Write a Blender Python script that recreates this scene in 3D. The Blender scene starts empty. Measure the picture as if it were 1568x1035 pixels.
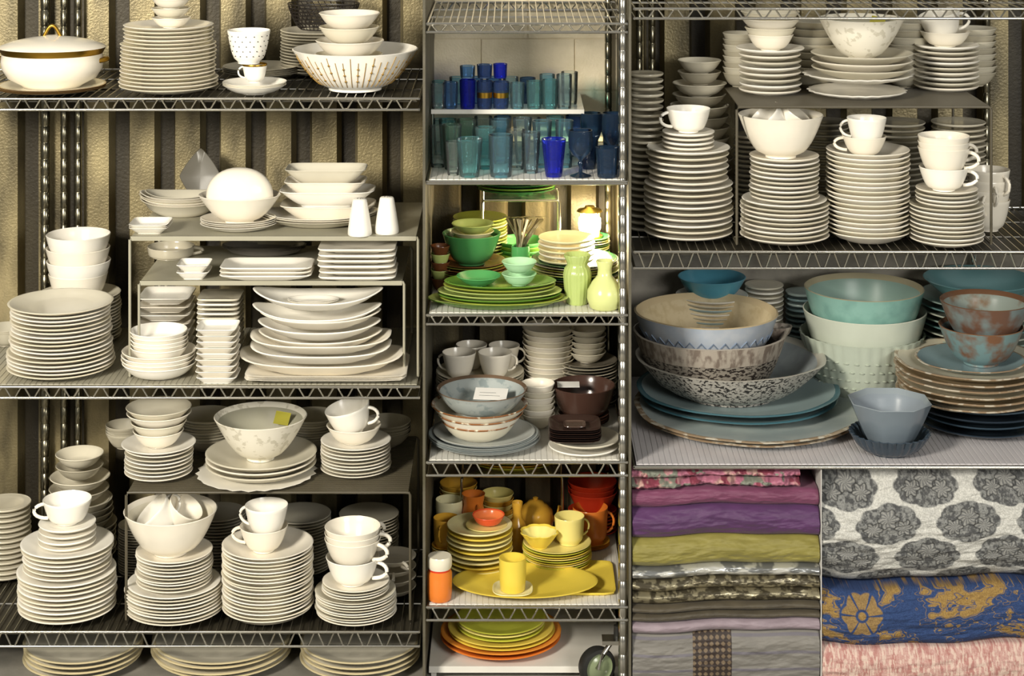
import bpy, math, random
import numpy as np
from mathutils import Vector, Matrix, noise
random.seed(7)
S=0.0018; D=3000.0; HZ=1360.0
sc=bpy.context.scene
try:
    sc.view_settings.view_transform='Standard'
except Exception: pass
# ------------------------------------------------------------ materials
def lin(h):
    h=h.lstrip('#'); c=[int(h[i:i+2],16)/255 for i in (0,2,4)]
    return tuple([(x/12.92 if x<=.04045 else ((x+.055)/1.055)**2.4) for x in c])+(1,)
MC={}
def newmat(n):
    m=bpy.data.materials.new(n); m.use_nodes=True
    return m,m.node_tree.nodes,m.node_tree.links,m.node_tree.nodes['Principled BSDF']
def cer(h,rough=.2,spk=None,scale=60,th=.6,var=.10,bump=0.0,metal=0,soft=.04,stretch=1):
    key=('c',h,rough,spk,scale,th,bump,metal,soft,stretch)
    if key in MC: return MC[key]
    m,N,L,b=newmat('glaze_'+h.strip('#'))
    tc=N.new('ShaderNodeTexCoord'); mp=N.new('ShaderNodeMapping'); mp.inputs['Scale'].default_value=(1,1,stretch)
    nz=N.new('ShaderNodeTexNoise'); nz.inputs['Scale'].default_value=scale if spk else 9
    nz.inputs['Detail'].default_value=3
    L.new(tc.outputs['Object'],mp.inputs[0]); L.new(mp.outputs[0],nz.inputs['Vector'])
    r=N.new('ShaderNodeValToRGB'); e=r.color_ramp.elements
    c=lin(h)
    if spk:
        e[0].position=th-soft; e[1].position=th+soft
        e[0].color=c; e[1].color=lin(spk)
    else:
        e[0].position=.3; e[1].position=.7
        e[0].color=tuple([x*(1-var) for x in c[:3]])+(1,); e[1].color=c
    L.new(nz.outputs['Fac'],r.inputs['Fac']); L.new(r.outputs['Color'],b.inputs['Base Color'])
    b.inputs['Roughness'].default_value=rough; b.inputs['Metallic'].default_value=metal
    if bump:
        bp=N.new('ShaderNodeBump'); bp.inputs['Strength'].default_value=bump; bp.inputs['Distance'].default_value=.004
        L.new(nz.outputs['Fac'],bp.inputs['Height']); L.new(bp.outputs['Normal'],b.inputs['Normal'])
    MC[key]=m; return m
def metal(h,rough):
    return cer(h,rough,metal=1)
def glass(h,dif=.3):
    key=('g',h)
    if key in MC: return MC[key]
    m,N,L,b=newmat('glass_'+h.strip('#')); out=N['Material Output']; N.remove(b)
    tr=N.new('ShaderNodeBsdfTransparent'); tr.inputs['Color'].default_value=lin(h)
    gl=N.new('ShaderNodeBsdfGlossy'); gl.inputs['Roughness'].default_value=.05
    df=N.new('ShaderNodeBsdfTranslucent'); df.inputs['Color'].default_value=lin(h)
    d2=N.new('ShaderNodeBsdfDiffuse'); d2.inputs['Color'].default_value=lin(h)
    m0=N.new('ShaderNodeMixShader'); m0.inputs[0].default_value=.5
    L.new(df.outputs[0],m0.inputs[1]); L.new(d2.outputs[0],m0.inputs[2])
    lw=N.new('ShaderNodeLayerWeight'); lw.inputs['Blend'].default_value=.35
    tc=N.new('ShaderNodeTexCoord'); nz=N.new('ShaderNodeTexNoise'); nz.inputs['Scale'].default_value=220
    L.new(tc.outputs['Object'],nz.inputs['Vector']); bp=N.new('ShaderNodeBump'); bp.inputs['Strength'].default_value=.3; bp.inputs['Distance'].default_value=.002
    L.new(nz.outputs['Fac'],bp.inputs['Height']); L.new(bp.outputs['Normal'],gl.inputs['Normal'])
    m1=N.new('ShaderNodeMixShader'); m1.inputs[0].default_value=dif
    m2=N.new('ShaderNodeMixShader')
    L.new(tr.outputs[0],m1.inputs[1]); L.new(m0.outputs[0],m1.inputs[2])
    L.new(lw.outputs['Fresnel'],m2.inputs[0]); L.new(m1.outputs[0],m2.inputs[1]); L.new(gl.outputs[0],m2.inputs[2])
    L.new(m2.outputs[0],out.inputs['Surface'])
    MC[key]=m; return m
W1=cer('#f2ebdb'); W2=cer('#e6dfca'); W3=cer('#f8f4e9'); W4=cer('#d6d0bd'); W5=cer('#bfb8a4')
GOLD=metal('#b8913a',.3); CHROME=metal('#c9c6bd',.22); DKCH=metal('#86816f',.25)
WHT=cer('#dedbd2',.5); DARK=cer('#2b2622',.4); GREY=cer('#85817a',.4)
# ------------------------------------------------------------ mesh builder
class MB:
    def __init__(s): s.v=[];s.f=[];s.m=[];s.mats=[];s.M=None;s.sm=[]
    def mi(s,m):
        if m not in s.mats: s.mats.append(m)
        return s.mats.index(m)
    def av(s,x,y,z):
        if s.M is not None:
            p=s.M@Vector((x,y,z)); x,y,z=p
        s.v.append((x,y,z)); return len(s.v)-1
    def af(s,f,mi,sm=True): s.f.append(f);s.m.append(mi);s.sm.append(sm)
    def loft(s,prof,c,R,mat,sx=1,sy=1,seg=48,shape=None,rot=0,lift=0,flat=False,dz=None):
        cx,cy,cz=c
        mats=mat if isinstance(mat,list) else [mat]*(len(prof)-1)
        mis=[s.mi(m) for m in mats]
        un=[]
        if shape and shape[0]=='poly': seg=shape[1]
        for i in range(seg):
            t=2*math.pi*i/seg+(math.pi/seg if shape and shape[0]=='poly' else 0)
            a,b=math.cos(t),math.sin(t); q=1
            if shape:
                if shape[0]=='super':
                    n=shape[1]; q=(abs(a)**n+abs(b)**n)**(-1/n)
                elif shape[0]=='scal': q=1+shape[2]*(abs(math.sin(shape[1]*t/2))-.5)
                elif shape[0]=='wob': q=1+shape[2]*(.5*math.sin(3*t+shape[1])+.35*math.sin(5*t+2*shape[1])+.2*math.sin(11*t))
            un.append((a,b,q,t))
        prev=None; cr,sr=math.cos(rot),math.sin(rot)
        for j,(r,z) in enumerate(prof):
            if r<1e-6:
                ring=[s.av(cx,cy,cz+z)]
            else:
                ring=[]
                for a,b,q,t in un:
                    if shape and shape[0] in('scal','wob'): q=1+(q-1)*max(0,(r-.5)*2)
                    x=r*R*q*a*sx; y=r*R*q*b*sy
                    zz=z+lift*abs(a)**3*r*r
                    ring.append(s.av(cx+x*cr-y*sr,cy+x*sr+y*cr,cz+zz))
            if prev is not None:
                k=mis[j-1]
                if len(prev)==1 and len(ring)>1:
                    for i in range(seg): s.af((prev[0],ring[(i+1)%seg],ring[i]),k,not flat)
                elif len(ring)==1 and len(prev)>1:
                    for i in range(seg): s.af((prev[i],prev[(i+1)%seg],ring[0]),k,not flat)
                elif len(ring)>1:
                    for i in range(seg):
                        i2=(i+1)%seg; s.af((prev[i],prev[i2],ring[i2],ring[i]),k,not flat)
            prev=ring
    def tube(s,pts,r,mat,seg=8,closed=False):
        k=s.mi(mat); P=[Vector(p) for p in pts]; n=len(P); rings=[]
        up=Vector((0.13,.21,.97)).normalized()
        for i,p in enumerate(P):
            a=P[i-1] if (i>0 or closed) else p; b=P[(i+1)%n] if (i<n-1 or closed) else p
            t=(b-a)
            if t.length<1e-9: t=Vector((1,0,0))
            t.normalize(); u=up
            if abs(t.dot(u))>.95: u=Vector((1,.1,0)).normalized()
            q=t.cross(u).normalized(); w=q.cross(t)
            rings.append([s.av(*(p+q*(r*math.cos(2*math.pi*j/seg))+w*(r*math.sin(2*math.pi*j/seg)))) for j in range(seg)])
        for i in range(n if closed else n-1):
            A=rings[i];B=rings[(i+1)%n]
            for j in range(seg): s.af((A[j],A[(j+1)%seg],B[(j+1)%seg],B[j]),k)
        if not closed:
            s.af(tuple(rings[0][::-1]),k,False); s.af(tuple(rings[-1]),k,False)
    def box(s,x0,x1,y0,y1,z0,z1,mat):
        k=s.mi(mat)
        i=[s.av(x,y,z) for z in (z0,z1) for y in (y0,y1) for x in (x0,x1)]
        for f in ((0,2,3,1),(4,5,7,6),(0,1,5,4),(2,6,7,3),(0,4,6,2),(1,3,7,5)):
            s.af(tuple(i[q] for q in f),k,False)
    def done(s,name):
        V=np.array(s.v,dtype=float); V[:,0]-=784; V*=S
        c=(V.min(0)+V.max(0))/2; c[2]=V[:,2].min(); V-=c
        me=bpy.data.meshes.new(name); me.from_pydata(V.tolist(),[],s.f)
        me.polygons.foreach_set('material_index',s.m); me.polygons.foreach_set('use_smooth',s.sm)
        for m in s.mats: me.materials.append(m)
        try: me.set_sharp_from_angle(angle=math.radians(55))
        except Exception: pass
        me.update()
        o=bpy.data.objects.new(name,me); o.location=c; sc.collection.objects.link(o); return o
# ------------------------------------------------------------ layout
TF=None; CL=None
class Sl: pass
def zat(row,Y): return HZ-(row+300)*(D+Y)/D
def clampx(s):
    if CL: s.X=min(max(s.X,CL[0]+s.R),CL[1]-s.R)
def slot(px,top,bot,w,Z,ry=1,foot=.6,Y=None,minY=None):
    if TF: px,top,bot,w=TF[0](px),TF[1](top),TF[1](bot),w*TF[2]
    s=Sl()
    if Y is None:
        k=(HZ-Z)/(bot+300); Y=max(3,D*(k-1))+foot*w/2*ry
        Y=max(Y,w/2*ry*.93+3)
    k=(D+Y)/D; s.X=784+(px-784)*k; s.Y=Y; s.R=w/2*k; s.Z=Z; s.ry=ry
    clampx(s)
    s.H=max(4,zat(top,Y+s.R*ry)-Z); s.top=Z+s.H; s.rest=s.top; return s
def on(p,top,w,px=None,dy=0,ry=1,base=None):
    if TF:
        top,w=TF[1](top),w*TF[2]; px=TF[0](px) if px is not None else None
    s=Sl(); s.Y=p.Y+dy; k=(D+s.Y)/D
    s.X=p.X if px is None else 784+(px-784)*k
    s.R=w/2*k; s.Z=(p.rest if base is None else base)+.3; s.ry=ry; clampx(s)
    s.H=max(4,zat(top,s.Y+s.R*ry)-s.Z); s.top=s.Z+s.H; s.rest=s.top; return s
def pprof(h,t):
    return [(0,.25*t),(.52,.25*t),(.54,0),(.58,0),(.62,.06*h+.2*t),(.8,.36*h),(.93,h-t*.95),(.985,h-t*.55),(1,h-t*.25),(.985,h),(.95,h-.1*t),(.8,.36*h+t*.9),(.64,.08*h+t),(.58,t),(0,t)]
def t_(t): return t*0.016
def bprof(h,t,foot=.42,e=.55,n=9,lip=0):
    o=[(0,.03*h),(foot-.06,.03*h),(foot-.04,0),(foot,0),(foot,.05*h)]
    for i in range(1,n+1):
        u=i/n; o.append((foot+(1-foot)*u**e,.05*h+.95*h*u))
    o[-1]=(1,h-.3*t)
    o.append((1-.4*t_(t),h))
    inn=[]
    for i in range(n-1,0,-1):
        u=i/n; r=foot+(1-foot)*u**e-t_(t); z=.05*h+.95*h*u
        if z>.05*h+t: inn.append((max(r,.05),z))
    inn.append((foot*.8,.05*h+t)); inn.append((0,.05*h+t*.9))
    return o+inn
def pieces(mb,s,groups,mats,kind='plate',hp=None,shape=None,lift=0,jit=1.6,tf=.58,rimmat=None,e=.55,foot=.42,sy=None):
    N=sum(g[0] for g in groups); R=s.R
    rt=groups[-1][1]*R
    if hp is None: hp=.14*rt if kind=='plate' else .55*rt
    hp=min(hp,s.H)
    sp=(s.H-hp)/max(1,N-1)
    sp=max(sp,1.2)
    t=min(sp*tf,4.5) if N>1 else 3
    z=s.Z; i=0
    for gi,g in enumerate(groups):
        for q in range(g[0]):
            r=R*g[1]*(1 if shape else random.uniform(.985,1.0)); h=max(hp*g[1]/groups[-1][1],t*1.2) if kind=='plate' else hp
            last=(i==N-1)
            m=mats[i%len(mats)]
            pr=pprof(h,t) if kind=='plate' else bprof(h,min(t*1.2,3.2),foot,e)
            ml=[m]*(len(pr)-1)
            if rimmat:
                if kind=='plate':
                    for a in (6,7,8,9): ml[a]=rimmat
                else:
                    for b in (12,13,14):
                        if b<len(ml): ml[b]=rimmat
            jx=random.uniform(-1,1)*jit*R*.012; jy=random.uniform(-1,1)*jit*R*.012
            if last: jx=jy=0
            mb.loft(pr,(s.X+jx,s.Y+jy,z),r,ml,sy=s.ry if sy is None else sy,shape=shape,lift=lift)
            if i<N-1: z+=sp
            i+=1
    s.top=z+hp; s.rest=z+(t if kind=='plate' else .06*hp+t)+.3
    return s
def stack(name,s,groups,mats,**k):
    mb=MB(); pieces(mb,s,groups,mats,**k); mb.done(name); return s
def bowl(name,s,mat,e=.55,foot=.42,t=3,inner=None,rim=None,shape=None,sy=None,lift=0,flat=False,extra=None,seg=48,low=None):
    mb=MB(); pr=bprof(s.H,t,foot,e); ml=[mat]*(len(pr)-1)
    if inner:
        for a in range(15,len(ml)): ml[a]=inner
    if low:
        for a in range(0,low[1]): ml[a]=low[0]
    if rim:
        for a in (13,14): ml[a]=rim
    mb.loft(pr,(s.X,s.Y,s.Z),s.R,ml,sy=s.ry if sy is None else sy,shape=shape,lift=lift,flat=flat,seg=seg)
    if extra: extra(mb)
    mb.done(name); s.rest=s.Z+.05*s.H+t+.3; s.top=s.Z+s.H; return s
def hand(mb,s,ang,mat,r=None,size=1,zl=.25,zh=.85,ru=.93,rl=.8):
    r=r or s.R*.075
    pts=[]
    H=s.H
    for i in range(11):
        u=i/10; a=math.pi*u
        z=s.Z+H*(zh+zl)/2+H*(zh-zl)/2*math.cos(a)
        rad=s.R*(ru*(1-u)+rl*u)-1+s.R*.5*size*math.sin(a)
        pts.append((s.X+rad*math.cos(ang),s.Y+rad*math.sin(ang),z))
    mb.tube(pts,r,mat)
def cup(name,s,mat,ang=math.pi*1.05,e=.42,foot=.45,handle=True,inner=None,tilt=None,t=2.5,rim=None,stackn=1,sp=8,cap=1.5):
    mb=MB()
    s.H=min(s.H,cap*s.R+(stackn-1)*sp)
    if tilt:
        c=Vector((s.X,s.Y,s.Z+s.H*.5))
        mb.M=Matrix.Translation(c)@Matrix.Rotation(math.radians(tilt[1]),4,'Z')@Matrix.Rotation(math.radians(tilt[0]),4,'Y')@Matrix.Translation(-c)
    H=s.H
    for i in range(stackn):
        s.H=H-(stackn-1)*sp
        s2=Sl(); s2.__dict__.update(s.__dict__); s2.Z=s.Z+i*sp; 
        pr=bprof(s.H,t,foot,e); ml=[mat]*(len(pr)-1)
        if inner:
            for a in range(14,len(ml)): ml[a]=inner
        if rim:
            for a in (12,13,14): ml[a]=rim
        mb.loft(pr,(s.X,s.Y,s2.Z),s.R,ml)
        if handle: hand(mb,s2,ang+i*.5,mat)
    mb.done(name); s.rest=s.Z+(stackn-1)*sp+t+.06*s.H+.3; s.top=s.Z+H; s.H=H; return s
def tumbler(name,px,top,bot,w,Z,mat,taper=.8,bands=None,Y=None,shape=None):
    s=slot(px,top,bot,w,Z,foot=1,Y=Y); mb=MB(); H=s.H
    pr=[(0,H*.05),(taper-.12,H*.05),(taper*.95,0),(taper,2)]+[(taper+(1-taper)*u,H*u) for u in (.2,.4,.6,.8,.97)]+[(1,H),(.93,H),(.93,H*.97)]
    ml=[mat]*(len(pr)-1)
    if bands:
        for b in bands[1]: ml[b]=bands[0]
    mb.loft(pr,(s.X,s.Y,s.Z),s.R,ml,seg=32,shape=shape); mb.done(name); return s
def lathe(name,s,prof,mat,seg=40,mats=None,extra=None,**k):
    mb=MB(); mb.loft([(r,z*s.H) for r,z in prof],(s.X,s.Y,s.Z),s.R,mats or mat,seg=seg,**k)
    if extra: extra(mb)
    mb.done(name); return s
# ------------------------------------------------------------ racks
def wire_shelf(x0,x1,Y0,Y1,Z,mat=CHROME,liner=None,drop=19,step=14,period=30,name='wire_shelf',zig=True,sheet=None):
    mb=MB(); r=2.2
    for Y in (Y0,Y1):
        mb.tube([(x0,Y,Z-r),(x1,Y,Z-r)],r,mat); mb.tube([(x0,Y,Z-drop),(x1,Y,Z-drop)],r,mat)
        pts=[];x=x0;up=True
        while x<=x1:
            pts.append((x,Y,Z-3.5 if up else Z-drop+1.5)); 
            pts.append((x+period*.22,Y,Z-3.5 if up else Z-drop+1.5)); up=not up; x+=period*.5
        if zig: mb.tube([p for p in pts if p[0]<x1],1.5,mat,seg=6)
    for X in (x0,x1):
        mb.tube([(X,Y0,Z-r),(X,Y1,Z-r)],r,mat); mb.tube([(X,Y0,Z-drop),(X,Y1,Z-drop)],r,mat)
    n=int((x1-x0)/step)
    for i in range(1,n):
        X=x0+(x1-x0)*i/n; mb.tube([(X,Y0,Z-1.4),(X,Y1,Z-1.4)],1.1,mat,seg=5)
    for q in (.33,.66):
        Y=Y0+(Y1-Y0)*q; mb.tube([(x0,Y,Z-4),(x1,Y,Z-4)],1.8,mat,seg=6)
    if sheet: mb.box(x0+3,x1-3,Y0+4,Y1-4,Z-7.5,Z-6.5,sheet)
    if liner:
        mb.box(x0+3,x1-3,Y0+3,Y1-3,Z-.3,Z+.6,liner)
        for i in range(int((x1-x0-8)/9)):
            X=x0+6+i*9; mb.box(X,X+6.5,Y0+4,Y1-4,Z+.6,Z+1.2,liner)
    mb.done(name); return Z+(1.3 if liner else .2)
def posts(xs,Ys,z0,z1,name='chrome_rack_post',r=7,mat=None):
    mat=mat or CHROME
    for X in xs:
        for Y in Ys:
            mb=MB(); n=int((z1-z0)/28)
            pr=[(0,0)]
            for i in range(n):
                z=i*(z1-z0)/n; pr+=[(1,z+.5),(1,z+25),(.9,z+25.7),(.9,z+27)]
            pr+=[(1,z1-z0),(0,z1-z0)]
            mb.loft(pr,(X,Y,z0),r,mat,seg=20); mb.done(name)
def riser(name,x0,x1,Y0,Y1,Z,base,mat,slat=True,legY=None):
    mb=MB()
    for Y in (Y0,Y1):
        mb.tube([(x0,Y,base+1.5),(x0,Y,Z-6),(x0+2,Y,Z-2.5),(x0+8,Y,Z-2),(x1-8,Y,Z-2),(x1-2,Y,Z-2.5),(x1,Y,Z-6),(x1,Y,base+1.5)],2.2,mat)
    for X in (x0,x1):
        mb.tube([(X,Y0,base+1.7),(X,Y1,base+1.7)],1.6,mat)
    if slat:
        n=int((Y1-Y0)/6)
        for i in range(n+1):
            Y=Y0+(Y1-Y0)*i/n; mb.box(x0+3,x1-3,Y-1.6,Y+1.6,Z-2,Z,mat)
        for q in (.2,.5,.8):
            X=x0+(x1-x0)*q; mb.box(X-2,X+2,Y0,Y1,Z-4,Z-2,mat)
    else:
        mb.box(x0+3,x1-3,Y0-2,Y1,Z-3,Z,mat); mb.box(x0+3,x1-3,Y0-3,Y0,Z-7,Z,mat)
    mb.done(name); return Z+.3
# ------------------------------------------------------------ room
def wallmat(name,a,b,rough=.5,sc_=(3,3,3),met=0,bump=.2,p0=.35,p1=.65):
    m,N,L,p=newmat(name); tc=N.new('ShaderNodeTexCoord'); mp=N.new('ShaderNodeMapping')
    mp.inputs['Scale'].default_value=sc_
    nz=N.new('ShaderNodeTexNoise'); nz.inputs['Scale'].default_value=3; nz.inputs['Detail'].default_value=6
    r=N.new('ShaderNodeValToRGB'); r.color_ramp.elements[0].position=p0; r.color_ramp.elements[1].position=p1
    r.color_ramp.elements[0].color=lin(a); r.color_ramp.elements[1].color=lin(b)
    L.new(tc.outputs['Object'],mp.inputs[0]); L.new(mp.outputs[0],nz.inputs['Vector']); L.new(nz.outputs['Fac'],r.inputs['Fac'])
    L.new(r.outputs['Color'],p.inputs['Base Color']); p.inputs['Roughness'].default_value=rough; p.inputs['Metallic'].default_value=met
    n2=N.new('ShaderNodeTexNoise'); n2.inputs['Scale'].default_value=140; L.new(tc.outputs['Object'],n2.inputs['Vector'])
    bp=N.new('ShaderNodeBump'); bp.inputs['Strength'].default_value=bump; bp.inputs['Distance'].default_value=.003
    L.new(n2.outputs['Fac'],bp.inputs['Height']); L.new(bp.outputs['Normal'],p.inputs['Normal'])
    return m
CORR=wallmat('corrugated_steel','#4b4431','#9c8f6a',.42,(2.6,1,.9),.45,.4,.35,.65)
BEIGE=wallmat('painted_block','#d2c6a8','#e6dabf',.7,bump=.5)
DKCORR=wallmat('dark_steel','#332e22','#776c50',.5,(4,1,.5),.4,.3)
FLOOR=wallmat('concrete','#76736a','#908c82',.7)
PALE=wallmat('pale_plaster','#8c877d','#b8b2a6',.8)
VAL=wallmat('corrugation_groove_shade','#211c12','#3f3827',.5,(4,1,.5),.3,.3)  # shadow in the wall's corrugation recesses, put in as a darker steel colour
def corr_wall(name,x0,x1,z0,z1,Y,mat,pitch=78,dep=26):
    mb=MB(); pts=[]; x=x0
    while x<x1:
        pts+=[(x,0),(x+pitch*.54,0),(x+pitch*.62,dep),(x+pitch*.92,dep)]; x+=pitch
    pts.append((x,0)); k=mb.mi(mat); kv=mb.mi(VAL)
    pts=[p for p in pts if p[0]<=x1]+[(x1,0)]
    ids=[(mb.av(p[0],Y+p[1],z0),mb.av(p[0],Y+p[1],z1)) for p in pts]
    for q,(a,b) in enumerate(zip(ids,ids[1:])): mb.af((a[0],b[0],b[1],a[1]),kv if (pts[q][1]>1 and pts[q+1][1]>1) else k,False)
    mb.box(x0,x1,Y+dep+1,Y+dep+6,z0,z1,mat)
    mb.done(name)
def boxobj(name,x0,x1,y0,y1,z0,z1,mat):
    mb=MB(); mb.box(x0,x1,y0,y1,z0,z1,mat); return mb.done(name)
boxobj('floor',-700,2300,-3300,560,-12,0,FLOOR)
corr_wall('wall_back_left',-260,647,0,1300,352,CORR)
# painted block wall with mortar grooves
mb=MB(); mb.box(651,963,352,372,783,1300,BEIGE)
for r_ in range(4):
    z0=783+r_*88
    for q in range(-1,3):
        x0=651+q*160+(80 if r_%2 else 0); a=max(651,x0+1); b=min(963,x0+159)
        if b-a>4: mb.box(a,b,349.5,352,z0+1,z0+87,BEIGE)
mb.done('wall_back_middle')
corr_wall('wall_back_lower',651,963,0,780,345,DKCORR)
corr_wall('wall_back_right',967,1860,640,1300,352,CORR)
boxobj('wall_back_alcove',967,1860,480,500,0,636,PALE)
PART=wallmat('partition_paint','#46422f','#5c574a',.6)
boxobj('partition_panel',647,651,6,350,0,1062,PART)
boxobj('partition_panel',963,967,6,480,0,1062,PART)
WB=cer('#c4c2be',.4)
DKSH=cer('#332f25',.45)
# ============================================================ LEFT BAY
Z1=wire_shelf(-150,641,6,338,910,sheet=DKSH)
Z2=wire_shelf(-150,641,6,338,468,liner=cer('#a5a190',.25))
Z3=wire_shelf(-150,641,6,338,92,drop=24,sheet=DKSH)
posts([-120],[14,328],0,1180); posts([22,46],[333],0,1180,r=6,mat=DKCH)
posts([640],[330],0,1180,mat=DKCH)
posts([-10],[333],0,1180,r=8,mat=DKCH)
# shelf 1
s=slot(80,121,155,165,Z1); s=stack('dinner_plate_stack',s,[(5,1)],[W2,W1],rimmat=cer('#9a7a4e'))
def tureen(s):
    mb=MB(); H=zat(76,s.Y)-s.rest; R=76; b=(s.X,s.Y,s.rest)
    pr=[(0,1),(.5,1),(.52,0),(.56,0),(.6,.06*H),(.86,.25*H),(.98,.5*H),(1,.72*H),(.98,.9*H),(1.02,H),(1.04,H+3)]
    mb.loft(pr,b,R,[W1]*8+[GOLD]*2,sx=1.05,sy=.9)
    hz=s.rest+H+3
    lp=[(1.04,0),(1.05,1.2),(1.0,4),(.8,10),(.5,15),(.22,18),(.1,20),(0,20)]
    mb.loft(lp,(s.X,s.Y,hz),R,[GOLD,W1,W1,W1,W1,W1,W1],sx=1.05,sy=.9)
    mb.tube([(s.X-13+26*i/12,s.Y,hz+18+17*math.sin(math.pi*i/12)) for i in range(13)],2.8,GOLD)
    for sg in (-1,1):
        mb.tube([(s.X+sg*(R*.98+12*math.sin(math.pi*i/10)),s.Y-14+28*i/10,s.rest+H*.72+2*math.sin(math.pi*i/10)) for i in range(11)],4,GOLD)
    mb.done('lidded_tureen')
tureen(s)
s=slot(258,28,154,150,Z1); stack('dinner_plate_stack',s,[(3,1.02),(9,.98),(5,.92)],[W2,W1,W2])
s=on(s,-6,60,px=262); stack('small_bowl_stack',s,[(3,1)],[W1,W2],kind='bowl',hp=16)
s=slot(390,119,150,98,Z1); stack('small_bowl_stack',s,[(5,1)],[W3,W2],kind='bowl',hp=14)
s=on(s,93,38,px=390,base=s.top-2); cup('gold_rim_creamer',s,W3,rim=GOLD,e=.35)
g=on(s,42,66,px=381,base=s.top+.5)
def dots(mb):
    for j in range(5):
        for i in range(16):
            a=2*math.pi*(i+.5*(j%2))/16; u=.25+.15*j; r=g.R*(.5+.5*u**.45)*1.005
            mb.loft([(0,-1.1),(1,0),(0,1.1)],(g.X+r*math.cos(a),g.Y+r*math.sin(a),g.Z+g.H*u),1.2,DARK,seg=6)
bowl('polka_dot_goblet',g,W3,e=.45,foot=.5,extra=dots)
s=slot(400,92,120,118,Z1,Y=235); stack('bowl_stack',s,[(7,1)],[W4,W5])
s=slot(488,38,120,118,Z1,Y=275); s=stack('plate_stack',s,[(14,1)],[W4,W2])
def basket(s):
    mb=MB(); X,Y,Zb=s.X+8,s.Y,s.top+1
    for j in range(8):
        r=38+22*(j/7)**.6; mb.tube([(X+r*math.cos(a*.2618),Y+r*math.sin(a*.2618)*.8,Zb+j*6) for a in range(24)],1,DARK,seg=5,closed=True)
    for a in range(36):
        t=a*math.pi/18
        mb.tube([(X+(38+22*(j/7)**.6)*math.cos(t+j*.06),Y+(38+22*(j/7)**.6)*math.sin(t+j*.06)*.8,Zb+j*6) for j in range(8)],.8,DARK,seg=4)
    mb.done('wire_basket')
basket(s)
s=slot(544,62,152,193,Z1,foot=.4)
GD2=cer('#a8853f',.4)
def lines(mb):
    for i in range(48):
        a=2*math.pi*i/48; pts=[]
        for j in range(9):
            u=.12+(.80-(.12 if i%3 else 0))*j/8; r=s.R*(.42+.58*u**.62)+.5
            pts.append((s.X+r*math.cos(a),s.Y+r*math.sin(a),s.Z+s.H*(.05+.95*u)))
        mb.tube(pts,.6,GD2,seg=4)
        for q in (2,4,6):
            if (i+q)%2: 
                p=pts[q+ (1 if i%4==0 else 0)]; mb.loft([(0,-2.4),(1,0),(0,2.4)],p,2.4,GD2,seg=6)
bowl('gold_patterned_serving_bowl',s,W3,e=.62,extra=lines)
c=on(s,14,94,px=535); stack('cereal_bowl_stack',c,[(3,1.12),(2,1)],[W1,W2],kind='bowl',hp=28)
# shelf 2, risers
RW=cer('#a5a18e',.35)
zA=riser('white_shelf_riser',190,638,45,300,689,Z2,RW,slat=False)
zA2=riser('white_shelf_riser',203,616,52,290,618,Z2,RW,slat=False)
s=slot(93,440,582,163,Z2); stack('dinner_plate_stack',s,[(5,1),(5,.95),(6,.93),(1,.99)],[W2,W1,W3,W1])
s=slot(122,432,530,120,Z2,Y=255); s=stack('salad_plate_stack',s,[(14,1.05)],[W4,W2])
s=on(s,347,98,px=120); stack('soup_bowl_stack',s,[(1,.92),(3,1)],[W1,W3],kind='bowl',hp=38,e=.3,foot=.55)
s=slot(8,492,545,60,Z2,Y=230); stack('bowl_stack',s,[(5,1)],[W4,W5],kind='bowl',hp=24)
s=slot(243,489,584,114,Z2); stack('small_bowl_stack',s,[(4,1),(5,.78)],[W3,W1],kind='bowl',hp=22,e=.45,foot=.5)
s=slot(256,438,520,80,Z2,Y=200); stack('square_dish_stack',s,[(7,1)],[W3,W1],shape=('super',9),kind='bowl',hp=13,e=.9,foot=.6)
s=slot(334,489,586,62,Z2); stack('square_dish_stack',s,[(9,1)],[W3,W1],shape=('super',9),kind='bowl',hp=11,e=.9,foot=.7,jit=3)
s=slot(338,442,520,66,Z2,Y=150); stack('square_dish_stack',s,[(14,1)],[W3,W2],shape=('super',9),kind='plate',hp=7)
s=slot(504,542,589,242,Z2,ry=.55); s=stack('rectangular_platter_stack',s,[(6,1)],[W3,W1],shape=('super',14),hp=9,tf=.7)
s=on(s,500,250,px=492,ry=.5); s=stack('square_platter_stack',s,[(1,1),(2,.86)],[W1,W3],shape=('super',3.2),hp=18,lift=10)
s=on(s,467,190,px=490,ry=.55); s=stack('oval_platter_stack',s,[(3,1)],[W1,W3],hp=18,lift=8)
s=on(s,441,200,px=487,ry=.5); 
s=stack('boat_platter',s,[(2,1)],[W3],hp=16,lift=14)
d=on(s,438,80,px=480); d.H=8; stack('small_dish_stack',d,[(2,1)],[W3],hp=6,sy=.5)
s=slot(298,395,428,50,zA2); stack('square_dish_stack',s,[(2,1)],[W3],shape=('super',9),kind='bowl',hp=13,e=.9,foot=.6)
s=slot(410,394,430,140,zA2,ry=.5); s=stack('rectangular_tray_stack',s,[(3,1)],[W3,W1],shape=('super',12),hp=11)
s=slot(405,368,400,130,zA2,Y=230,ry=.5); stack('dark_bowl_stack',s,[(5,1)],[GREY,W5],hp=12)
s=slot(548,366,430,118,zA2,ry=.6); stack('square_tray_stack',s,[(6,1)],[W3,W1],shape=('super',12),kind='plate',hp=9,jit=3)
s=slot(262,368,400,72,zA2,Y=215); cup('ceramic_mug',s,W5,e=.2,foot=.8,ang=0)
s=slot(231,332,358,60,zA); stack('square_dish_stack',s,[(3,1)],[W3,W1],shape=('super',8),kind='bowl',hp=11,e=.9,foot=.6)
s=slot(278,290,345,112,zA,Y=200,ry=.6); s=stack('oval_dish_stack',s,[(4,1.15),(1,1)],[W4,W1],hp=18,lift=7)
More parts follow.
